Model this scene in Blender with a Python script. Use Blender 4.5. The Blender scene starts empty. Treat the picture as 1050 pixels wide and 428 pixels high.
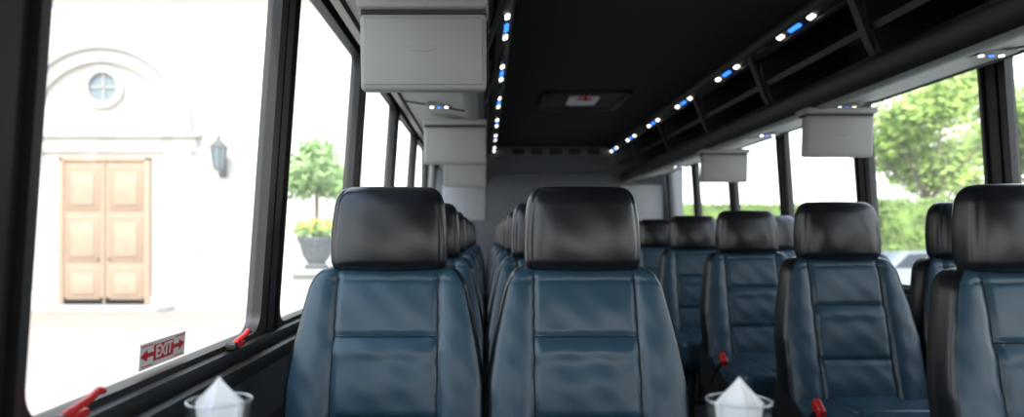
import bpy, bmesh, math, random
from math import sin, cos, pi, sqrt
from mathutils import Vector, Matrix
random.seed(7)
scene = bpy.context.scene
COL = scene.collection
EYE = 1.04
MIDX = 0.71
REAR = 7.3
FRONT = -2.0

# ---------------------------------------------------------------- materials
def mat(name, col, rough=0.5, metal=0.0, noise=0.0, nscale=20.0, bump=0.0, bscale=200.0, spec=0.5, emit=None, estr=0.0, coat=0.0, sheen=0.0):
    m = bpy.data.materials.new(name); m.use_nodes = True
    nt = m.node_tree; b = nt.nodes['Principled BSDF']
    b.inputs['Base Color'].default_value = (*col, 1)
    b.inputs['Roughness'].default_value = rough
    b.inputs['Metallic'].default_value = metal
    b.inputs['Specular IOR Level'].default_value = spec
    b.inputs['Coat Weight'].default_value = coat
    tc = nt.nodes.new('ShaderNodeTexCoord')
    if noise > 0:
        n = nt.nodes.new('ShaderNodeTexNoise'); n.inputs['Scale'].default_value = nscale
        n.inputs['Detail'].default_value = 4
        nt.links.new(tc.outputs['Object'], n.inputs['Vector'])
        r = nt.nodes.new('ShaderNodeValToRGB')
        r.color_ramp.elements[0].position = 0.3; r.color_ramp.elements[1].position = 0.7
        r.color_ramp.elements[0].color = (*[c*(1-noise) for c in col], 1)
        r.color_ramp.elements[1].color = (*[min(1, c*(1+noise)) for c in col], 1)
        nt.links.new(n.outputs['Fac'], r.inputs['Fac'])
        nt.links.new(r.outputs['Color'], b.inputs['Base Color'])
    if bump > 0:
        n2 = nt.nodes.new('ShaderNodeTexNoise'); n2.inputs['Scale'].default_value = bscale
        n2.inputs['Detail'].default_value = 3
        nt.links.new(tc.outputs['Object'], n2.inputs['Vector'])
        bp = nt.nodes.new('ShaderNodeBump'); bp.inputs['Strength'].default_value = bump
        bp.inputs['Distance'].default_value = 0.004
        nt.links.new(n2.outputs['Fac'], bp.inputs['Height'])
        nt.links.new(bp.outputs['Normal'], b.inputs['Normal'])
    if emit:
        b.inputs['Emission Color'].default_value = (*emit, 1)
        b.inputs['Emission Strength'].default_value = estr
    return m

M_leather = mat('leather_teal', (0.027, 0.066, 0.098), 0.34, noise=0.10, nscale=6, bump=0.22, bscale=18, spec=0.5)
M_black = mat('leather_black', (0.008, 0.0095, 0.012), 0.30, noise=0.1, nscale=8, bump=0.15, bscale=20, spec=0.5)
M_stitch = mat('stitch_thread', (0.008, 0.012, 0.016), 0.7)
M_plastic = mat('black_plastic', (0.013, 0.013, 0.013), 0.45, bump=0.15, bscale=300)
M_steel = mat('painted_steel', (0.05, 0.05, 0.055), 0.35, metal=0.6)
M_rubber = mat('window_rubber', (0.010, 0.010, 0.010), 0.5, noise=0.1)
M_wall = mat('charcoal_panel', (0.020, 0.020, 0.020), 0.55, noise=0.15, nscale=30, bump=0.2, bscale=200)
M_head = mat('headliner_fabric', (0.036, 0.033, 0.031), 0.95, noise=0.25, nscale=90, bump=0.3, bscale=400, spec=0.1)
M_rear = mat('rear_carpet', (0.13, 0.137, 0.145), 0.9, noise=0.12, nscale=60, spec=0.2)
M_rear2 = mat('rear_light_panel', (0.30, 0.315, 0.33), 0.7, noise=0.05, nscale=20)
M_grey = mat('grey_abs', (0.28, 0.285, 0.265), 0.5, noise=0.03, nscale=10)
M_greyl = mat('grey_underside', (0.36, 0.36, 0.335), 0.5, noise=0.03, nscale=10)
M_dgrey = mat('dark_grey_trim', (0.055, 0.055, 0.057), 0.45)
M_floor = mat('bus_floor_vinyl', (0.035, 0.035, 0.038), 0.6, noise=0.3, nscale=60)
M_red = mat('red_plastic', (0.60, 0.02, 0.02), 0.35, noise=0.05)
M_white = mat('white_vinyl', (0.75, 0.75, 0.73), 0.5, noise=0.03)
M_ledw = mat('led_white', (0.9, 0.9, 0.9), 0.4, emit=(1.0, 0.93, 0.82), estr=5)
M_ledb = mat('led_blue', (0.05, 0.2, 0.9), 0.4, emit=(0.04, 0.25, 1.0), estr=1.9)
M_napkin = mat('white_linen', (0.92, 0.93, 0.95), 0.9, noise=0.02)
M_table = mat('counter_laminate', (0.05, 0.05, 0.052), 0.35, noise=0.1)
M_stucco = mat('white_stucco', (0.60, 0.58, 0.54), 0.9, noise=0.03, nscale=2, bump=0.3, bscale=20)
M_stone = mat('stone_trim', (0.44, 0.42, 0.385), 0.9, noise=0.06, nscale=3)
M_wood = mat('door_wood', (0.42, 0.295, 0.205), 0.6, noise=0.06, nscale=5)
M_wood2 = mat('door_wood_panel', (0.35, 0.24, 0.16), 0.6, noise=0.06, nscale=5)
M_pave = mat('pavement', (0.38, 0.305, 0.25), 0.9, noise=0.08, nscale=0.8)
M_asph = mat('asphalt', (0.34, 0.33, 0.315), 0.9, noise=0.12, nscale=1.5)
M_leaf = mat('leaf_green', (0.40, 0.54, 0.13), 0.6, noise=0.35, nscale=1.5)
M_leaf2 = mat('hedge_green', (0.18, 0.27, 0.06), 0.6, noise=0.35, nscale=2)
M_leaf3 = mat('topiary_green', (0.32, 0.46, 0.18), 0.6, noise=0.3, nscale=3)
M_flower = mat('yellow_flower', (0.75, 0.60, 0.08), 0.6)
M_bark = mat('bark', (0.18, 0.13, 0.09), 0.9, noise=0.3)
M_pot = mat('planter_lead', (0.13, 0.14, 0.14), 0.7, noise=0.2)
M_iron = mat('wrought_iron', (0.14, 0.135, 0.13), 0.6, metal=0.1)
M_oculus = mat('oculus_glass', (0.20, 0.25, 0.27), 0.4)
M_carp = mat('car_paint', (0.25, 0.27, 0.30), 0.25, coat=0.6)
M_tyre = mat('tyre_rubber', (0.02, 0.02, 0.02), 0.8)
M_cglass = mat('car_glass', (0.02, 0.03, 0.035), 0.05)

def glass_pane():
    """window glass with a faint white film that imitates bright haze"""
    m = bpy.data.materials.new('window_glass'); m.use_nodes = True
    nt = m.node_tree; nt.nodes.clear()
    o = nt.nodes.new('ShaderNodeOutputMaterial'); mx = nt.nodes.new('ShaderNodeMixShader'); mx2 = nt.nodes.new('ShaderNodeMixShader')
    t = nt.nodes.new('ShaderNodeBsdfTransparent'); g = nt.nodes.new('ShaderNodeBsdfGlossy'); tr = nt.nodes.new('ShaderNodeBsdfTranslucent')
    t.inputs['Color'].default_value = (0.97, 0.98, 0.97, 1); g.inputs['Roughness'].default_value = 0.02
    tr.inputs['Color'].default_value = (1, 0.98, 0.94, 1)  # white translucent mix washes out the view like veiling glare
    mx.inputs[0].default_value = 0.04; mx2.inputs[0].default_value = 0.035
    nt.links.new(t.outputs[0], mx.inputs[1]); nt.links.new(g.outputs[0], mx.inputs[2])
    nt.links.new(mx.outputs[0], mx2.inputs[1]); nt.links.new(tr.outputs[0], mx2.inputs[2])
    nt.links.new(mx2.outputs[0], o.inputs[0]); return m
M_glass = glass_pane()
def tumbler():
    m = bpy.data.materials.new('tumbler_glass'); m.use_nodes = True
    nt = m.node_tree; nt.nodes.clear()
    o = nt.nodes.new('ShaderNodeOutputMaterial'); mx = nt.nodes.new('ShaderNodeMixShader')
    t = nt.nodes.new('ShaderNodeBsdfTransparent'); g = nt.nodes.new('ShaderNodeBsdfGlossy')
    t.inputs['Color'].default_value = (0.98, 0.99, 0.99, 1); g.inputs['Roughness'].default_value = 0.02
    lw = nt.nodes.new('ShaderNodeLayerWeight'); lw.inputs['Blend'].default_value = 0.15
    mr = nt.nodes.new('ShaderNodeMapRange'); mr.inputs['To Min'].default_value = 0.02; mr.inputs['To Max'].default_value = 0.6
    nt.links.new(lw.outputs['Facing'], mr.inputs['Value']); nt.links.new(mr.outputs[0], mx.inputs[0])
    nt.links.new(t.outputs[0], mx.inputs[1]); nt.links.new(g.outputs[0], mx.inputs[2])
    nt.links.new(mx.outputs[0], o.inputs[0]); return m
M_tumbler = tumbler()
M_rim = mat('glass_rim', (0.75, 0.78, 0.80), 0.08, spec=1.0, coat=1.0, metal=0.5)  # pale part-metal colour stands in for the highlight along the rim

# ---------------------------------------------------------------- helpers
class MB:
    """mesh builder: accumulates geometry with material slots"""
    def __init__(self):
        self.v = []; self.f = []; self.mi = []; self.sm = []; self.mats = []
    def slot(self, m):
        if m not in self.mats: self.mats.append(m)
        return self.mats.index(m)
    def add(self, verts, faces, m, smooth=False):
        o = len(self.v); self.v += [tuple(p) for p in verts]; s = self.slot(m)
        for f in faces:
            self.f.append([i+o for i in f]); self.mi.append(s); self.sm.append(smooth)
    def box(self, x0, x1, y0, y1, z0, z1, m, bev=0.0, rot=None, seg=2):
        bm = bmesh.new(); bmesh.ops.create_cube(bm, size=1)
        c = Vector(((x0+x1)/2, (y0+y1)/2, (z0+z1)/2))
        for v in bm.verts: v.co = Vector((v.co.x*(x1-x0), v.co.y*(y1-y0), v.co.z*(z1-z0)))
        if bev > 0: bmesh.ops.bevel(bm, geom=bm.edges[:], offset=bev, segments=seg, affect='EDGES', profile=0.5)
        if rot is not None: bmesh.ops.rotate(bm, verts=bm.verts, cent=(0, 0, 0), matrix=rot)
        for v in bm.verts: v.co += c
        self.bm(bm, m, bev > 0)
    def bm(self, bm, m, smooth=False, M=None):
        bm.verts.index_update()
        vs = [(M @ v.co) if M else v.co.copy() for v in bm.verts]
        fs = [[v.index for v in f.verts] for f in bm.faces]
        self.add(vs, fs, m, smooth); bm.free()
    def cyl(self, p0, p1, r, m, r2=None, n=16, smooth=True):
        p0 = Vector(p0); p1 = Vector(p1); d = p1-p0
        bm = bmesh.new()
        bmesh.ops.create_cone(bm, cap_ends=True, segments=n, radius1=r, radius2=r if r2 is None else r2, depth=d.length)
        q = Vector((0, 0, 1)).rotation_difference(d.normalized()).to_matrix().to_4x4()
        self.bm(bm, m, smooth, Matrix.Translation((p0+p1)/2) @ q)
    def ball(self, c, r, m, sc=(1, 1, 1), n=16):
        bm = bmesh.new(); bmesh.ops.create_uvsphere(bm, u_segments=n, v_segments=max(6, n//2), radius=r)
        self.bm(bm, m, True, Matrix.Translation(c) @ Matrix.Diagonal((*sc, 1)))
    def tube(self, pts, r, m, n=10):
        for a, b in zip(pts[:-1], pts[1:]): self.cyl(a, b, r, m, n=n)
        for p in pts: self.ball(p, r, m, n=10)
    def seam(self, pts, r, m, n=6):
        """continuous thin tube through pts"""
        vs = []; fs = []
        P = [Vector(p) for p in pts]
        for i, p in enumerate(P):
            d = (P[min(i+1, len(P)-1)]-P[max(i-1, 0)]).normalized()
            a = d.orthogonal().normalized(); b = d.cross(a)
            if i == 0: ref = a
            else:
                a = (ref - d*ref.dot(d)).normalized(); b = d.cross(a); ref = a
            for k in range(n):
                t = 2*pi*k/n; vs.append(p+a*r*cos(t)+b*r*sin(t))
        for i in range(len(P)-1):
            for k in range(n): fs.append([i*n+k, i*n+(k+1) % n, (i+1)*n+(k+1) % n, (i+1)*n+k])
        self.add(vs, fs, m, True)
    def prism_y(self, prof, y0, y1, m, smooth=False):
        n = len(prof)
        vs = [(x, y0, z) for x, z in prof] + [(x, y1, z) for x, z in prof]
        fs = [[i, (i+1) % n, n+(i+1) % n, n+i] for i in range(n)] + [list(range(n))[::-1], [n+i for i in range(n)]]
        self.add(vs, fs, m, smooth)
    def lathe(self, prof, c, m, n=32):
        vs = []; fs = []
        for r, z in prof:
            for k in range(n):
                a = 2*pi*k/n; vs.append((c[0]+r*cos(a), c[1]+r*sin(a), c[2]+z))
        for i in range(len(prof)-1):
            for k in range(n):
                fs.append([i*n+k, i*n+(k+1) % n, (i+1)*n+(k+1) % n, (i+1)*n+k])
        self.add(vs, fs, m, True)
    def mesh(self, name, weld=False):
        me = bpy.data.meshes.new(name); me.from_pydata(self.v, [], self.f)
        for m in self.mats: me.materials.append(m)
        for p, i, s in zip(me.polygons, self.mi, self.sm): p.material_index = i; p.use_smooth = s
        me.update()
        bm = bmesh.new(); bm.from_mesh(me)
        if weld: bmesh.ops.remove_doubles(bm, verts=bm.verts, dist=1e-5)
        bmesh.ops.recalc_face_normals(bm, faces=bm.faces); bm.to_mesh(me); bm.free()
        try: me.set_sharp_from_angle(angle=math.radians(50))
        except Exception: pass
        return me
    def obj(self, name, loc=(0, 0, 0), parent=None, weld=False):
        o = bpy.data.objects.new(name, self.mesh(name, weld)); o.location = loc
        COL.objects.link(o)
        if parent: o.parent = parent
        return o

def empty(name, loc=(0, 0, 0)):
    e = bpy.data.objects.new(name, None); e.location = loc; e.empty_display_size = 0.1
    COL.objects.link(e); return e
def inst(name, me, loc, rotz=0, parent=None):
    o = bpy.data.objects.new(name, me); o.location = loc; o.rotation_euler = (0, 0, rotz)
    COL.objects.link(o)
    if parent: o.parent = parent
    return o

# ---------------------------------------------------------------- bus seat
def loft(mb, levels, nfront, nback, disp, mfun, n_exp=5.0):
    rings = []
    N = nfront+nback
    for (z, yc, w, tf, tb) in levels:
        ring = []
        for i in range(nfront):
            th = -pi/2 + pi*i/nfront
            sx = sin(th); prof = max(0.0, 1-abs(sx)**n_exp)**(1/n_exp)
            x = w*sx
            ring.append((x, yc - tf*prof - disp(x, z, w)*prof, z))
        for i in range(nback):
            th = pi/2 - pi*i/nback
            sx = sin(th); prof = max(0.0, 1-abs(sx)**n_exp)**(1/n_exp)
            ring.append((w*sx, yc + tb*prof, z))
        rings.append(ring)
    groups = {}
    L = len(rings)
    for j in range(L-1):
        for i in range(N):
            i2 = (i+1) % N
            m = mfun(i, nfront, rings[j][i][0], rings[j][i][2], levels[j][2])
            groups.setdefault(m.name, (m, []))[1].append([j*N+i, j*N+i2, (j+1)*N+i2, (j+1)*N+i])
    base = len(mb.v)
    for r in rings: mb.v += r
    for nm, (m, fs) in groups.items():
        s = mb.slot(m)
        for f in fs: mb.f.append([k+base for k in f]); mb.mi.append(s); mb.sm.append(True)
    for ring_i, m in ((0, M_black), (L-1, M_black)):
        mb.f.append([base+ring_i*N+i for i in range(N)]); mb.mi.append(mb.slot(m)); mb.sm.append(True)

def g(x, s): return math.exp(-(x/s)**2)

def build_seat(buckle):
    mb = MB()
    z0, z1 = 0.44, 0.968
    def level(z):
        t = (z-z0)/(z1-z0)
        if z < 0.70: w = 0.224
        else: w = 0.224 - 0.052*((z-0.70)/0.268)**1.25
        th = 0.062 - 0.012*t
        q = max(0, (z-(z1-0.055))/0.055); q = min(q, 0.999)
        w -= 0.034*(1-sqrt(1-q*q))
        q2 = max(0, (z-(z1-0.03))/0.03); q2 = min(q2, 0.999)
        th2 = th*(0.35+0.65*sqrt(1-q2*q2))
        return (z, -0.10 + 0.125*t, w, th2, th2)
    lv = [level(z0+(z1-z0)*k/84) for k in range(85)]
    SX = 0.118
    def sxf(w): return SX*(0.90+0.10*(w/0.224))
    def disp(x, z, w):
        ax = abs(x); sx = sxf(w)
        d = 0.0
        d += 0.013*(1/(1+math.exp(-(ax-sx-0.014)/0.009)))
        d -= 0.008*g(ax-sx, 0.0065)
        if ax < sx+0.01:
            fade = 1-(ax/(sx+0.01))**6
            for zz in (0.812, 0.640): d -= 0.008*fade*g(z-zz, 0.007)
            d += 0.008*fade*g(z-0.785, 0.022)
            d += 0.008*fade*g(z-0.72, 0.06)
            d += 0.005*fade*g(z-0.88, 0.05)
            d += 0.006*fade*g(z-0.56, 0.05)
        d -= 0.005*g(z-0.938, 0.004)
        d += 0.0012*sin(z*62+x*22)*sin(x*48+z*9)
        return d
    def surf(x, z):
        _, yc, w, tf, _b = level(z)
        pr = max(0.0, 1-abs(x/w)**6)**(1/6)
        return yc-tf*pr-disp(x, z, w)*pr
    def mf(i, nf, x, z, w):
        if i >= nf: return M_plastic
        if abs(x) > w*0.955: return M_black
        return M_leather
    loft(mb, lv, 110, 24, disp, mf, 6.0)
    for s in (-1, 1):
        pts = []
        for k in range(50):
            z = 0.47+(0.952-0.47)*k/49; x = s*sxf(level(z)[2])
            pts.append((x, surf(x, z)-0.0002, z))
        mb.seam(pts, 0.0022, M_stitch)
    for zz in (0.812, 0.640):
        pts = [(-0.113+0.226*k/24, surf(-0.113+0.226*k/24, zz)-0.0002, zz) for k in range(25)]
        mb.seam(pts, 0.0020, M_stitch)
    # headrest
    lv = []
    h0, h1 = 0.958, 1.156
    for k in range(49):
        t = k/48; z = h0+(h1-h0)*t
        w = 0.134 + 0.005*sin(pi*min(1, t*1.2)) - 0.008*t
        qt = max(0, (z-(h1-0.045))/0.045); qb = max(0, ((h0+0.025)-z)/0.025)
        q = min(max(qt, qb), 0.9995)
        w -= (0.034 if qt > 0 else 0.018)*(1-sqrt(1-q*q))
        th = (0.050 + 0.012*sin(pi*(t**0.8)))*(0.20+0.80*sqrt(1-q*q))
        lv.append((z, 0.012+0.018*t, w, th, th*0.85))
    def disph(x, z, w):
        d = 0.014*(1-(x/w)**2)
        d -= 0.0045*g(abs(x)-w*0.90, 0.004)
        d += 0.0008*sin(x*45+z*40)
        return d
    def mfh(i, nf, x, z, w): return M_black
    loft(mb, lv, 72, 24, disph, mfh, 4.0)
    for sx in (-0.06, 0.06): mb.cyl((sx, 0.03, 0.90), (sx, 0.03, 1.0), 0.007, M_steel)
    # cushion
    bm = bmesh.new(); bmesh.ops.create_cube(bm, size=1)
    for v in bm.verts: v.co = Vector((v.co.x*0.44, v.co.y*0.47, v.co.z*0.13))
    bmesh.ops.bevel(bm, geom=bm.edges[:], offset=0.035, segments=5, affect='EDGES', profile=0.6)
    mb.bm(bm, M_leather, True, Matrix.Translation((0, -0.315, 0.455)))
    for y0, y1 in ((-0.52, -0.335), (-0.325, -0.14)):
        mb.box(-0.115, 0.115, y0, y1, 0.49, 0.532, M_leather, 0.014, seg=3)
    for s in (-1, 1):
        pr = [(-0.53, 0.37), (-0.53, 0.42), (-0.30, 0.46), (-0.12, 0.52), (-0.02, 0.56), (0.0, 0.50), (-0.03, 0.37)]
        n = len(pr); xa, xb = s*0.213, s*0.225
        vs = [(xa, a, b) for a, b in pr]+[(xb, a, b) for a, b in pr]
        fs = [[i, (i+1) % n, n+(i+1) % n, n+i] for i in range(n)]+[list(range(n)), [n+i for i in range(n)]]
        mb.add(vs, fs, M_plastic)
    mb.box(-0.21, 0.21, -0.52, -0.04, 0.355, 0.40, M_plastic, 0.01)
    for sx in (-0.15, 0.15):
        mb.tube([(sx, -0.47, 0.36), (sx, -0.42, 0.02)], 0.016, M_steel)
        mb.tube([(sx, -0.08, 0.36), (sx, -0.12, 0.02)], 0.016, M_steel)
        mb.box(sx-0.025, sx+0.025, -0.48, -0.06, 0.0, 0.02, M_steel, 0.004)
    mb.cyl((-0.15, -0.44, 0.19), (0.15, -0.44, 0.19), 0.012, M_steel)
    mb.box(-0.16, 0.16, 0.035, 0.055, 0.56, 0.76, M_plastic, 0.008, rot=Matrix.Rotation(math.radians(-13), 3, 'X'))
    if buckle:
        mb.tube([(-0.222, -0.16, 0.40), (-0.224, -0.26, 0.49), (-0.222, -0.31, 0.53)], 0.006, M_plastic)
        mb.box(-0.234, -0.212, -0.345, -0.290, 0.520, 0.552, M_red, 0.006, rot=Matrix.Rotation(math.radians(35), 3, 'X'))
    mb.box(0.185, 0.222, -0.30, -0.10, 0.515, 0.519, M_plastic, 0.0015, rot=Matrix.Rotation(math.radians(-14), 3, 'X'))
    return mb.mesh('bus_seat')
SEAT = build_seat(False); SEATB = build_seat(True)
for k in range(7):
    for x in (-0.226, 0.226): inst('bus_seat', SEAT, (x, 1.60+0.8*k, 0), 0)
for k in range(7):
    inst('bus_seat', SEATB, (1.195, 1.51+0.8*k, 0), 0)
    inst('bus_seat', SEAT, (1.65, 1.51+0.8*k, 0), 0)

# ---------------------------------------------------------------- bus shell
def XL(z): return -0.556+0.07*(z-0.8)
def XR(z): return 2*MIDX - XL(z)
def wx(side, z, off=0.0):
    return XL(z)+off if side < 0 else XR(z)-off
def slab(mb, side, y0, y1, z0, z1, oin, oout, m):
    a = [(wx(side, z0, oin), z0), (wx(side, z1, oin), z1), (wx(side, z1, oout), z1), (wx(side, z0, oout), z0)]
    mb.prism_y(a, y0, y1, m)

ZS, ZT = 0.787, 1.76
TH = -0.035
def build_wall(side, name, cents, hw, floor_z=-0.1):
    mb = MB()
    slab(mb, side, FRONT, REAR, floor_z, ZS, 0.0, TH, M_wall)
    slab(mb, side, FRONT, REAR, ZT, 2.06, 0.0, TH, M_wall)
    for c in cents:
        slab(mb, side, c-hw, c+hw, ZS-0.001, ZT+0.001, 0.0, TH, M_rubber)
        slab(mb, side, c-hw*0.45, c+hw*0.45, ZS, ZT, 0.010, -0.01, M_plastic)
    return mb.obj(name)
PL = [-1.9, -1.27, -0.27, 0.73, 1.73, 2.73, 3.75, 4.78, 5.8, 6.8]
PR = [-1.9, -1.1, -0.17, 0.76, 1.66, 2.58, 3.50, 4.43, 5.35, 6.28, 7.2]
build_wall(-1, 'wall_left', PL, 0.055)
build_wall(1, 'wall_right', PR, 0.050)

wn = [1]
def rrect(y0, y1, z0, z1, r, n=6):
    pts = []
    for cy, cz, a0 in ((y1-r, z1-r, 0), (y0+r, z1-r, 90), (y0+r, z0+r, 180), (y1-r, z0+r, 270)):
        for k in range(n+1):
            a = math.radians(a0+90*k/n); pts.append((cy+r*cos(a), cz+r*sin(a)))
    return pts
def window(side, y0, y1, fw):
    e = empty('window_%d' % wn[0], (wx(side, 1.3), (y0+y1)/2, 1.3)); wn[0] += 1
    off = Vector(e.location)
    mb = MB()
    o = rrect(y0-0.005, y1+0.005, ZS-0.005, ZT+0.005, 0.004); i = rrect(y0+fw, y1-fw, ZS+0.022, ZT-0.03, 0.05)
    n = len(o); vs = []
    for loop, dep in ((o, 0.014), (i, 0.008), (i, -0.025), (o, -0.025)):
        for (y, z) in loop: vs.append((wx(side, z, dep)-off.x, y-off.y, z-off.z))
    fs = []
    for a in range(4):
        b = (a+1) % 4
        for k in range(n): fs.append([a*n+k, a*n+(k+1) % n, b*n+(k+1) % n, b*n+k])
    mb.add(vs, fs, M_rubber)
    mb.obj('frame', parent=e)
    gp = MB()
    gi = rrect(y0+fw-0.008, y1-fw+0.008, ZS+0.014, ZT-0.022, 0.05)
    gp.add([(wx(side, z, -0.014)-off.x, y-off.y, z-off.z) for y, z in gi], [list(range(len(gi)))], M_glass)
    gp.obj('glass', parent=e)
for a, b in zip(PL[:-1], PL[1:]): window(-1, a+0.055, b-0.055, 0.022)
for a, b in zip(PR[:-1], PR[1:]): window(1, a+0.050, b-0.050, 0.020)

# sill ledges
for side, nm in ((-1, 'trim_1'), (1, 'trim_2')):
    mb = MB()
    def P(off, z): return (wx(side, z, off), z)
    mb.prism_y([P(0.0, 0.800), P(0.024, 0.796), P(0.030, 0.784), P(0.026, 0.770), P(0.046, 0.764), P(0.052, 0.745), P(0.042, 0.728), P(0, 0.724)], FRONT, REAR, M_plastic)
    mb.prism_y([P(0.0, 0.724), P(0.018, 0.720), P(0.018, 0.58), P(0.0, 0.575)], FRONT, REAR, M_dgrey)
    y = 0.2
    while y < 6.8:
        for k in range(14):
            mb.box(wx(side, 0.69)+(-side)*0.016-0.004, wx(side, 0.69)+(-side)*0.016+0.006, y+k*0.022, y+k*0.022+0.009, 0.665, 0.70, M_head)
        y += 1.0
    mb.box(min(wx(side, .1, 0), wx(side, .1, .07)), max(wx(side, .1, 0), wx(side, .1, .07)), FRONT, REAR, 0.0, 0.16, M_plastic, 0.01)
    mb.obj(nm)

mb = MB(); mb.box(XL(0)-0.09, XR(0)+0.09, FRONT, REAR+0.08, -0.1, 0.0, M_floor)
mb.obj('floor')
mb = MB()
mb.box(0.02, 1.40, FRONT, REAR, 2.0, 2.03, M_head)
mb.box(XL(2.06)-0.09, XR(2.06)+0.09, FRONT, REAR+0.08, 2.061, 2.10, M_wall)  # unseen outer roof slab, put in to block light from above
mb.obj('ceiling')
# rear wall
mb = MB()
mb.box(XL(1)-0.15, XR(1)+0.15, REAR, REAR+0.08, -0.1, 2.06, M_rear)
mb.obj('wall_rear')
mb = MB()
mb.box(0.10, 1.32, REAR-0.05, REAR, 1.86, 1.99, M_rear, 0.01)
for k in range(5):
    x = 0.28+k*0.20
    mb.box(x, x+0.13, REAR-0.062, REAR-0.04, 1.905, 1.965, M_rubber, 0.01)
mb.obj('trim_3')
mb = MB()
prof = [(-0.45, 0.0), (-0.52, 1.28), (-0.47, 1.60), (0.02, 1.62), (0.10, 1.70), (1.32, 1.70), (1.40, 1.62), (1.89, 1.60), (1.94, 1.28), (1.87, 0.0)]
mb.prism_y(prof, REAR-0.04, REAR, M_rear)
mb.box(1.42, 1.88, REAR-0.06, REAR-0.04, 1.20, 1.58, M_rear2, 0.01)
mb.box(-0.46, 0.00, REAR-0.06, REAR-0.04, 1.20, 1.58, M_rear2, 0.01)
mb.obj('trim_4')
mb = MB(); mb.box(XL(0)-0.09, XR(0)+0.09, FRONT-0.08, FRONT, -0.1, 0.85, M_wall, 0.01)
mb.box(XL(0)-0.09, XL(0), FRONT-0.08, FRONT, 0.85, 2.06, M_wall); mb.box(XR(0), XR(0)+0.09, FRONT-0.08, FRONT, 0.85, 2.06, M_wall)
mb.box(XL(0)-0.09, XR(0)+0.09, FRONT-0.08, FRONT, 1.82, 2.06, M_wall, 0.01)  # unseen header strip, added to cut front light and headrest glare
mb.obj('wall_front')

# ---------------------------------------------------------------- overhead racks
def rack(side):
    def X(x): return x if side > 0 else 2*MIDX-x
    def P(l): return [(X(x), EYE+z) for x, z in l]
    mb = MB()
    y0, y1 = FRONT+0.3, REAR-0.065
    mb.prism_y(P([(1.475, 0.568), (1.79, 0.620), (1.79, 0.635), (1.475, 0.585)]), y0, y1, M_greyl)          # underside
    mb.prism_y(P([(1.79, 0.618), (1.80, 0.612), (1.84, 0.635), (1.882, 0.70), (1.882, 0.73), (1.79, 0.64)]), y0, y1, M_plastic)  # dark cove to the window header
    mb.prism_y(P([(1.43, 0.665), (1.425, 0.64), (1.455, 0.575), (1.475, 0.562), (1.50, 0.568), (1.50, 0.585), (1.475, 0.60), (1.455, 0.665), (1.445, 0.675)]), y0, y1, M_plastic)  # lip
    mb.prism_y(P([(1.452, 0.568), (1.470, 0.556), (1.515, 0.563), (1.515, 0.572), (1.47, 0.568)]), y0, y1, M_grey)
    mb.prism_y(P([(1.305, 0.958), (1.300, 0.935), (1.318, 0.905), (1.352, 0.888), (1.40, 0.888), (1.42, 0.91), (1.42, 0.958)]), y0, y1, M_plastic)  # valance
    mb.prism_y(P([(1.352, 0.890), (1.350, 0.882), (1.375, 0.880), (1.378, 0.890)]), y0, y1, M_dgrey)
    mb.prism_y(P([(1.46, 0.60), (1.80, 0.66), (1.85, 0.95), (1.84, 0.955), (1.79, 0.67), (1.46, 0.61)]), y0, y1, M_head)
    mb.prism_y(P([(1.405, 0.775), (1.413, 0.750), (1.424, 0.752), (1.416, 0.778)]), y0, y1, M_plastic)
    y = 0.62
    while y < REAR-0.3:
        mb.prism_y(P([(1.335, 0.905), (1.385, 0.90), (1.40, 0.80), (1.45, 0.68), (1.50, 0.60), (1.80, 0.66), (1.84, 0.955), (1.335, 0.955)]), y, y+0.025, M_plastic)
        mb.prism_y(P([(1.325, 0.912), (1.345, 0.905), (1.425, 0.70), (1.425, 0.665), (1.405, 0.70)]), y-0.008, y+0.033, M_plastic)
        y += 0.94
    y = 0.3
    while y < REAR-0.3:
        mb.prism_y(P([(1.50, 0.566), (1.79, 0.614), (1.79, 0.625), (1.50, 0.573)]), y, y+0.012, M_plastic)
        y += 0.94
    mb.obj('overhead_luggage_rack')
    ml = MB()
    y = 0.30
    def lamp(yy, m, L, W):
        c = Vector((1.332, 0.898))
        t = Vector((0.876, -0.48))*0.5*W; nn = Vector((-0.48, -0.876))*0.006
        pr = [c-t-nn*1.5, c+t-nn*1.5, c+t+nn, c-t+nn]
        ml.prism_y(P([(p.x, p.y) for p in pr]), yy-L/2, yy+L/2, m)
    while y < REAR-0.3:
        lamp(y, M_ledw, 0.045, 0.018); lamp(y+0.15, M_ledb, 0.10, 0.018); lamp(y+0.29, M_ledw, 0.045, 0.018); lamp(y+0.5, M_dgrey, 0.10, 0.012)
        y += 0.83
    ml.obj('led_light_strip')
    mr = MB()
    for y in (1.3, 2.2, 3.08, 3.95, 4.85, 5.75):
        zc = EYE+0.568+0.052/0.315*(1.63-1.475)
        mr.box(X(1.63)-0.06, X(1.63)+0.06, y-0.035, y+0.035, zc-0.012, zc-0.0, M_grey, 0.005)
        for dx in (-0.033, 0.0, 0.033):
            mr.cyl((X(1.63)+dx, y, zc-0.016), (X(1.63)+dx, y, zc-0.008), 0.008, M_ledw if dx else M_ledb, n=12)
    mr.obj('reading_light')
rack(1); rack(-1)

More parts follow.
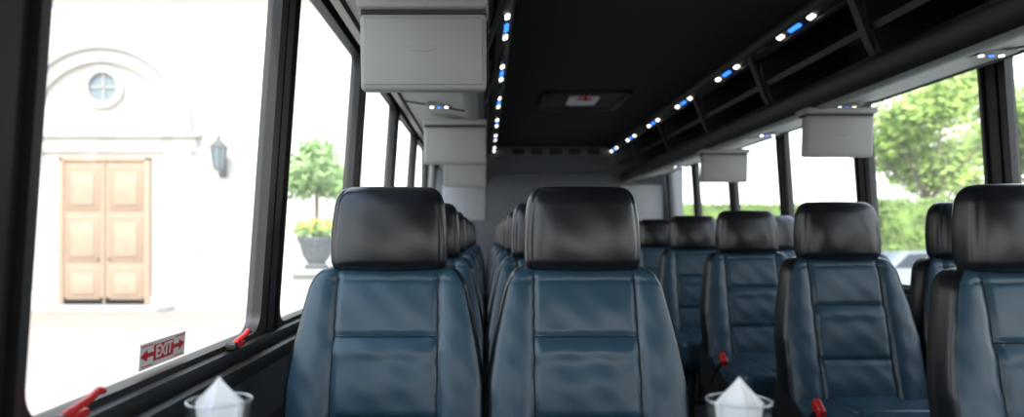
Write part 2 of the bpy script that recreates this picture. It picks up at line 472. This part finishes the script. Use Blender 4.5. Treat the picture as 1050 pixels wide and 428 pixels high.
# ---------------------------------------------------------------- monitors
def monitor_mesh():
    mb = MB()
    R = Matrix.Rotation(math.radians(4), 3, 'X')
    mb.box(-0.152, 0.152, -0.024, 0.024, -0.204, -0.020, M_grey, 0.012, rot=R, seg=3)
    mb.box(-0.143, 0.143, -0.0275, -0.018, -0.192, -0.034, M_grey, 0.003, rot=R)
    mb.box(-0.156, 0.156, -0.05, 0.07, -0.014, 0.012, M_grey, 0.006)
    mb.box(-0.148, 0.148, -0.03, 0.05, -0.024, -0.012, M_plastic)
    bm = bmesh.new(); bmesh.ops.create_uvsphere(bm, u_segments=24, v_segments=8, radius=1)
    mb.bm(bm, M_grey, True, Matrix.Translation((0, -0.0265, -0.105)) @ Matrix.Diagonal((0.040, 0.0035, 0.010, 1)))
    for s in (-1, 1): mb.cyl((s*0.12, 0.0, -0.02), (s*0.152, 0.0, -0.02), 0.010, M_dgrey)
    mb.box(-0.125, 0.125, 0.026, 0.031, -0.185, -0.045, M_cglass, rot=R)
    return mb.mesh('ceiling_monitor')
MON = monitor_mesh()
for x, y in ((-0.150, 1.66), (-0.150, 3.36), (-0.150, 4.9), (1.57, 3.05), (1.57, 4.5)):
    inst('ceiling_monitor', MON, (x, y, EYE+0.555))

# ---------------------------------------------------------------- ceiling hatch
mb = MB()
hx0, hx1, hy0, hy1 = 0.39, 0.97, 4.50, 5.12
for a in ((hx0, hx1, hy0, hy0+0.05), (hx0, hx1, hy1-0.05, hy1), (hx0, hx0+0.05, hy0, hy1), (hx1-0.05, hx1, hy0, hy1)):
    mb.box(*a, 1.978, 2.0, M_rubber, 0.006)
mb.box(hx0+0.05, hx1-0.05, hy0+0.05, hy1-0.05, 1.990, 2.0, M_rubber)
mb.box(0.57, 0.77, 4.62, 4.86, 1.968, 1.990, M_white, 0.004)
mb.box(0.62, 0.72, 4.614, 4.66, 1.964, 1.970, M_red, 0.002)
mb.cyl((0.67, 4.57, 1.99), (0.67, 4.57, 1.955), 0.012, M_red)
mb.ball((0.67, 4.57, 1.952), 0.018, M_red, (1, 1, 0.6))
mb.obj('roof_escape_hatch')

# ---------------------------------------------------------------- exit sticker + latches
def text_mesh(s, size):
    c = bpy.data.curves.new('t', 'FONT'); c.body = s; c.size = size; c.align_x = 'CENTER'; c.align_y = 'CENTER'; c.extrude = 0.0003
    c.offset = size*0.02
    o = bpy.data.objects.new('t', c); COL.objects.link(o)
    dg = bpy.context.evaluated_depsgraph_get(); me = bpy.data.meshes.new_from_object(o.evaluated_get(dg))
    bpy.data.objects.remove(o); return me
def exit_sign():
    e = empty('exit_sticker', (wx(-1, 0.845, -0.012), 1.195, 0.840))
    e.rotation_euler = (0, math.radians(4), 0)
    m = MB(); m.box(0, 0.0012, -0.084, 0.084, -0.022, 0.022, M_white)
    m.box(0.0012, 0.0018, -0.036, 0.036, -0.013, 0.015, M_red)
    for s in (-1, 1):
        m.box(0.0012, 0.0018, min(s*0.036, s*0.062), max(s*0.036, s*0.062), -0.003, 0.004, M_red)
        m.add([(0.0016, s*0.058, -0.010), (0.0016, s*0.058, 0.011), (0.0016, s*0.082, 0.0005)], [[0, 1, 2]], M_red)
        m.add([(0.0018, s*0.040, 0.016), (0.0018, s*0.080, 0.016), (0.0018, s*0.080, 0.018), (0.0018, s*0.040, 0.018)], [[0, 1, 2, 3]], M_red)
        m.add([(0.0018, s*0.040, -0.018), (0.0018, s*0.076, -0.018), (0.0018, s*0.076, -0.016), (0.0018, s*0.040, -0.016)], [[0, 1, 2, 3]], M_red)
    m.obj('plate', parent=e)
    me = text_mesh('EXIT', 0.030); me.materials.append(M_white)
    t = bpy.data.objects.new('lettering', me); COL.objects.link(t); t.parent = e
    t.matrix_local = Matrix.Translation((0.0022, 0, 0.001)) @ Matrix(((0, 0, 1, 0), (1, 0, 0, 0), (0, 1, 0, 0), (0, 0, 0, 1)))
exit_sign()
def latch(y):
    mb = MB()
    mb.box(-0.010, 0.010, -0.030, 0.025, -0.008, 0.004, M_red, 0.004)
    mb.tube([(0.0, -0.03, 0.0), (0.008, -0.02, 0.008), (0.011, 0.015, 0.015), (0.008, 0.045, 0.021), (0.006, 0.058, 0.018)], 0.0055, M_red)
    mb.box(-0.01, 0.014, -0.045, -0.03, -0.008, 0.008, M_plastic, 0.004)
    mb.obj('window_latch', (wx(-1, 0.81)+0.020, y, 0.808))
latch(0.885); latch(1.47)
latch(2.42)

# ---------------------------------------------------------------- drinks counter, glasses and napkins
mb = MB()
mb.box(-0.46, 0.46, 0.60, 0.96, 0.735, 0.76, M_table, 0.01, seg=3)
mb.cyl((0, 0.78, 0.0), (0, 0.78, 0.735), 0.035, M_steel); mb.cyl((0, 0.78, 0.0), (0, 0.78, 0.02), 0.16, M_steel, n=32)
mb.cyl((0, 0.78, 0.715), (0, 0.78, 0.735), 0.10, M_steel, n=32)
mb.obj('drinks_table')
def glass_set(x, y, rot):
    mb = MB()
    z = 0.7605; H = 0.089
    mb.lathe([(0.0001, 0.0), (0.027, 0.0), (0.030, 0.004), (0.0365, H), (0.0350, H), (0.0290, 0.012), (0.0001, 0.010)], (0, 0, 0), M_tumbler, n=48)
    prof = [(0.03575+0.0009*cos(2*pi*k/8), H+0.0009*sin(2*pi*k/8)) for k in range(9)]
    mb.lathe(prof, (0, 0, 0), M_rim, n=48)
    mb.obj('drinking_glass', (x, y, z), weld=True)
    nb = MB()
    # crisp paper-like folds: nested, flat-faced folded triangles standing in the glass
    def fold(ang, wd, tip, yo, open_):
        # two flat facets meeting in a front crease, tapering down into the glass
        L = [(-wd, yo+open_, 0.086), (0, yo-open_, 0.083), (wd, yo+open_, 0.087), (0.0, yo*0.3, tip),
             (-0.020, yo*0.6+open_*0.5, 0.013), (0, yo*0.6-open_*0.5, 0.013), (0.020, yo*0.6+open_*0.5, 0.013)]
        ca, sa = cos(ang), sin(ang)
        V = [(p[0]*ca-p[1]*sa, p[0]*sa+p[1]*ca, p[2]) for p in L]
        nb.add(V, [[0, 1, 3], [1, 2, 3], [0, 4, 5, 1], [1, 5, 6, 2]], M_napkin, False)
    fold(rot, 0.0275, 0.1165, -0.006, 0.010)
    fold(rot+0.12, 0.0265, 0.1130, -0.001, 0.007)
    fold(rot+pi, 0.0275, 0.1160, -0.004, 0.009)
    nb.obj('folded_napkin', (x, y, z))
glass_set(-0.308, 0.79, -0.15)
glass_set(0.293, 0.79, 0.12)

# ---------------------------------------------------------------- outside: ground
GZ = -0.9
mb = MB(); mb.box(-60, 80, -20, 80, GZ-0.3, GZ, M_asph); mb.obj('ground')
mb = MB(); mb.box(-30, -4.2, 6.5, 16.88, GZ, GZ+0.06, M_pave, 0.01); mb.obj('sidewalk')

FY = 18.0
def fx(x): return (x-498)*FY/700
def fz(y): return EYE+(242-y)*FY/700
mb = MB()
mb.box(-32, -3.4, FY, FY+1.0, GZ, 13.0, M_stucco)
cx = fx(107)
def ring(mb, cx, cz, r0, r1, y0, y1, m, a0=0, a1=180, n=32):
    vs = []; fs = []
    for k in range(n+1):
        a = math.radians(a0+(a1-a0)*k/n)
        for r in (r0, r1):
            for y in (y0, y1): vs.append((cx+r*cos(a), y, cz+r*sin(a)))
    for k in range(n):
        b = 4*k; c = b+4
        fs += [[b, b+2, c+2, c], [b+1, b+3, c+3, c+1], [b, b+1, c+1, c], [b+2, b+3, c+3, c+2]]
    fs += [[0, 1, 3, 2], [4*n, 4*n+1, 4*n+3, 4*n+2]]
    mb.add(vs, fs, m)
ring(mb, cx, 3.75, 1.85, 2.20, FY-0.15, FY+0.01, M_stone)
ring(mb, cx, 3.75, 2.20, 2.38, FY-0.24, FY+0.01, M_stone)
mb.box(cx-2.6, cx+2.6, FY-0.24, FY, 3.60, 3.76, M_stone, 0.03)
mb.box(cx-2.45, cx+2.45, FY-0.12, FY, 3.25, 3.60, M_stucco, 0.02)
for s in (-1, 1):
    mb.box(cx+s*1.95-0.35, cx+s*1.95+0.35, FY-0.1, FY, GZ, 3.3, M_stucco, 0.03)
    mb.box(cx+s*1.95-0.40, cx+s*1.95+0.40, FY-0.14, FY, GZ, GZ+0.5, M_stucco, 0.03)
mb.box(-32, -3.3, FY-0.35, FY, 7.4, 7.9, M_stone, 0.05)
mb.box(-32, -3.3, FY-0.08, FY, GZ, GZ+0.35, M_stucco, 0.03)
ring(mb, cx, fz(90), 0.38, 0.56, FY-0.12, FY+0.01, M_stone, 0, 360, 40)
mb.cyl((cx, FY-0.02, fz(90)), (cx, FY+0.01, fz(90)), 0.40, M_oculus, n=40)
mb.box(cx-0.02, cx+0.02, FY-0.06, FY, fz(90)-0.38, fz(90)+0.38, M_stone); mb.box(cx-0.38, cx+0.38, FY-0.06, FY, fz(90)-0.02, fz(90)+0.02, M_stone)
mb.box(fx(200), fx(212), FY-0.05, FY, fz(258), fz(247), M_stone, 0.01)
mb.box(cx-1.9, cx+1.9, FY-1.1, FY, GZ, GZ+0.14, M_stone, 0.02)
mb.obj('church_facade')
mb = MB()
dx0, dx1, dz0, dz1 = fx(65), fx(153), GZ+0.14, fz(166)
mb.box(dx0, dx1, FY-0.08, FY, dz0, dz1, M_wood)
for s in (0, 1):
    a = dx0+0.12+s*((dx1-dx0)/2); b = a+(dx1-dx0)/2-0.24
    for z0, z1 in ((0.12, 0.95), (1.10, 2.30), (2.45, 3.60)):
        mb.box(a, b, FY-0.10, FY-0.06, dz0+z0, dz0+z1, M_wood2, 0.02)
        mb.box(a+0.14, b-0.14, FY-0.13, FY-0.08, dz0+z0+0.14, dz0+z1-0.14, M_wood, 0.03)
mb.box((dx0+dx1)/2-0.03, (dx0+dx1)/2+0.03, FY-0.12, FY-0.05, dz0, dz1, M_wood2, 0.01)
for s in (-1, 1): mb.ball(((dx0+dx1)/2+s*0.14, FY-0.15, dz0+1.2), 0.035, M_iron)
for s, x in ((-1, dx0), (1, dx1)): mb.box(x-0.07, x+0.07, FY-0.14, FY, dz0, dz1+0.1, M_wood, 0.02)
mb.box(dx0-0.07, dx1+0.07, FY-0.14, FY, dz1, dz1+0.12, M_wood, 0.02)
mb.obj('door_1')
mb = MB()
lx, lz = fx(230), fz(163)
mb.box(lx-0.08, lx+0.08, FY-0.04, FY, lz-0.5, lz+0.0, M_iron, 0.01)
mb.tube([(lx, FY-0.03, lz-0.4), (lx, FY-0.25, lz-0.5), (lx, FY-0.38, lz-0.35)], 0.03, M_iron)
mb.cyl((lx, FY-0.38, lz-0.35), (lx, FY-0.38, lz-0.28), 0.12, M_iron)
mb.cyl((lx, FY-0.38, lz-0.28), (lx, FY-0.38, lz+0.25), 0.13, M_oculus, r2=0.21, n=6, smooth=False)
for k in range(6):
    a = k*pi/3; mb.cyl((lx+0.135*cos(a), FY-0.38+0.135*sin(a), lz-0.28), (lx+0.215*cos(a), FY-0.38+0.215*sin(a), lz+0.25), 0.018, M_iron, n=6)
mb.cyl((lx, FY-0.38, lz+0.25), (lx, FY-0.38, lz+0.48), 0.25, M_iron, r2=0.04, n=6, smooth=False)
mb.ball((lx, FY-0.38, lz+0.52), 0.05, M_iron)
mb.obj('wall_lantern')

# ---------------------------------------------------------------- foliage
def leaves(mb, c, rad, n, size, m, hollow=0.5, box=False):
    vs = []; fs = []
    for i in range(n):
        if box:
            p = Vector((random.uniform(-1, 1), random.uniform(-1, 1), random.uniform(-1, 1)))
            ax = random.randrange(3); p[ax] = random.choice((-1, 1))*random.uniform(0.9, 1.03)
        else:
            d = Vector((random.gauss(0, 1), random.gauss(0, 1), random.gauss(0, 1))).normalized()
            p = d*random.uniform(hollow, 1.0)*(1+0.12*sin(d.x*7+c[0])*cos(d.z*6))
        p = Vector((p.x*rad[0], p.y*rad[1], p.z*rad[2]))+Vector(c)
        a = Vector((random.gauss(0, 1), random.gauss(0, 1), random.gauss(0, 1))).normalized()
        b = a.orthogonal().normalized(); s = size*random.uniform(0.6, 1.3)
        k = len(vs)
        vs += [p-a*s, p+b*s*0.45, p+a*s, p-b*s*0.45]; fs.append([k, k+1, k+2, k+3])
    mb.add(vs, fs, m)
def tree(x, y, h, r, m, n=5200):
    mb = MB()
    mb.cyl((x, y, GZ), (x+0.1, y, GZ+h*0.45), 0.20, M_bark, r2=0.11)
    for k in range(7):
        a = k*2*pi/7
        mb.cyl((x+0.1, y, GZ+h*0.38), (x+r*0.6*cos(a), y+r*0.6*sin(a), GZ+h*(0.62+0.08*(k % 3))), 0.06, M_bark, r2=0.02, n=8)
    for k in range(9):
        a = k*2.4; rr = r*0.62*sqrt((k+0.3)/9)
        leaves(mb, (x+rr*cos(a), y+rr*sin(a), GZ+h*(0.52+0.42*((k*0.37) % 1))), (r*0.48, r*0.48, r*0.42), n//9, 0.17, m, 0.25)
    mb.obj('leafy_tree')
tree(16.4, 25.5, 8.4, 3.0, M_leaf, 8800)
tree(21.2, 26, 8.8, 3.0, M_leaf, 8800)
tree(26.0, 37, 8.5, 3.8, M_leaf, 5000)
def hedge(x0, x1, y, h, d=1.2):
    mb = MB()
    mb.box(x0+0.1, x1-0.1, y-d/2+0.1, y+d/2-0.1, GZ, GZ+h-0.1, M_leaf2)
    leaves(mb, ((x0+x1)/2, y, GZ+h/2), ((x1-x0)/2, d/2, h/2), int(520*(x1-x0)), 0.12, M_leaf2, box=True)
    mb.obj('clipped_hedge')
hedge(12.6, 26, 22.2, 3.1, 1.0)
hedge(9, 22, 42, 3.9)
mb = MB()
px, py = -2.97, 12.0
mb.box(px-0.42, px+0.42, py-0.42, py+0.42, GZ, GZ+0.25, M_stone, 0.02)
mb.box(px-0.34, px+0.34, py-0.34, py+0.34, GZ+0.25, 0.36, M_stone, 0.02)
mb.box(px-0.42, px+0.42, py-0.42, py+0.42, 0.36, 0.46, M_stone, 0.02)
mb.lathe([(0.0, 0.0), (0.20, 0.0), (0.22, 0.05), (0.15, 0.10), (0.24, 0.22), (0.30, 0.45), (0.34, 0.50), (0.34, 0.56), (0.30, 0.56), (0.28, 0.50), (0.0, 0.48)], (px, py, 0.46), M_pot)
mb.cyl((px, py, 0.95), (px, py, 1.9), 0.035, M_bark)
for k in range(6):
    a = k*pi/3
    leaves(mb, (px+0.30*cos(a), py+0.30*sin(a), 2.00+0.24*((k*0.37) % 1)), (0.34, 0.34, 0.40), 300, 0.085, M_leaf3, 0.2)
leaves(mb, (px, py, 2.50), (0.38, 0.38, 0.30), 330, 0.08, M_leaf3, 0.2)
leaves(mb, (px, py, 1.12), (0.42, 0.42, 0.18), 700, 0.05, M_leaf3, 0.2)
leaves(mb, (px, py, 1.22), (0.42, 0.42, 0.14), 200, 0.045, M_flower, 0.7)
mb.obj('potted_topiary')

# parked car
def car(x, y):
    mb = MB()
    prof = [(-2.2, 0.35), (-2.25, 0.75), (-2.0, 0.95), (-1.3, 1.02), (-0.7, 1.48), (0.75, 1.52), (1.5, 1.08), (2.15, 0.98), (2.25, 0.6), (2.2, 0.32)]
    vs = []; n = len(prof)
    rows = [(-0.86, 0.90), (-0.80, 1.0), (0.80, 1.0), (0.86, 0.90)]
    for yy, sc in rows:
        for a, b in prof: vs.append((a*(0.97 if sc < 1 else 1), yy if b < 1.1 else yy*0.82, 0.35+(b-0.35)*(0.985 if sc < 1 else 1)))
    fs = []
    for r in range(3):
        for k in range(n): fs.append([r*n+k, r*n+(k+1) % n, (r+1)*n+(k+1) % n, (r+1)*n+k])
    fs += [list(range(n)), [3*n+k for k in range(n)]]
    mb.add(vs, fs, M_carp)
    for s in (-1, 1):
        mb.add([(-1.15, s*0.87, 1.03), (-0.1, s*0.87, 1.05), (-0.1, s*0.735, 1.44), (-0.65, s*0.735, 1.42)], [[0, 1, 2, 3]], M_cglass)
        mb.add([(0.0, s*0.87, 1.05), (1.25, s*0.87, 1.08), (0.75, s*0.735, 1.44), (0.0, s*0.735, 1.44)], [[0, 1, 2, 3]], M_cglass)
        for wxx in (-1.4, 1.4):
            mb.cyl((wxx, s*0.70, 0.33), (wxx, s*0.90, 0.33), 0.33, M_tyre, n=28)
            mb.cyl((wxx, s*0.89, 0.33), (wxx, s*0.915, 0.33), 0.20, M_steel, n=20)
        mb.ball((-2.15, s*0.6, 0.72), 0.12, M_white, (0.6, 1, 0.7)); mb.ball((2.17, s*0.6, 0.8), 0.11, M_red, (0.5, 1.2, 0.7))
    mb.obj('parked_car', (x, y, GZ))
car(12.6, 20.0)

# ---------------------------------------------------------------- light
w = bpy.data.worlds.new('sky'); scene.world = w; w.use_nodes = True
nt = w.node_tree; bg = nt.nodes['Background']
tc = nt.nodes.new('ShaderNodeTexCoord'); sp = nt.nodes.new('ShaderNodeSeparateXYZ'); rp = nt.nodes.new('ShaderNodeValToRGB')
nt.links.new(tc.outputs['Generated'], sp.inputs[0]); nt.links.new(sp.outputs['Z'], rp.inputs['Fac']); nt.links.new(rp.outputs['Color'], bg.inputs['Color'])
rp.color_ramp.elements[0].position = 0.0; rp.color_ramp.elements[0].color = (1.0, 0.99, 0.96, 1)
rp.color_ramp.elements[1].position = 0.7; rp.color_ramp.elements[1].color = (0.60, 0.77, 1.0, 1)
bg.inputs['Strength'].default_value = 3.4
s = bpy.data.lights.new('sun', 'SUN'); s.energy = 5.0; s.angle = math.radians(1.0); s.color = (1, 0.94, 0.85)
so = bpy.data.objects.new('sun', s); COL.objects.link(so)
so.rotation_euler = Vector((0.06, 0.66, -0.75)).to_track_quat('-Z', 'Y').to_euler(); so.location = (-5, -10, 15)

# ---------------------------------------------------------------- camera
cam = bpy.data.cameras.new('camera'); co = bpy.data.objects.new('camera', cam); COL.objects.link(co)
co.location = (0, 0, EYE); co.rotation_euler = (math.radians(90), 0, 0)
cam.sensor_width = 36; cam.sensor_fit = 'HORIZONTAL'; cam.lens = 24
cam.shift_x = 27/1050; cam.shift_y = 28/1050
cam.clip_start = 0.02; cam.clip_end = 300
cam.dof.use_dof = True; cam.dof.focus_distance = 1.5; cam.dof.aperture_fstop = 2.5
scene.camera = co
scene.view_settings.view_transform = 'Standard'
scene.view_settings.look = 'None'
scene.view_settings.exposure = 0.0
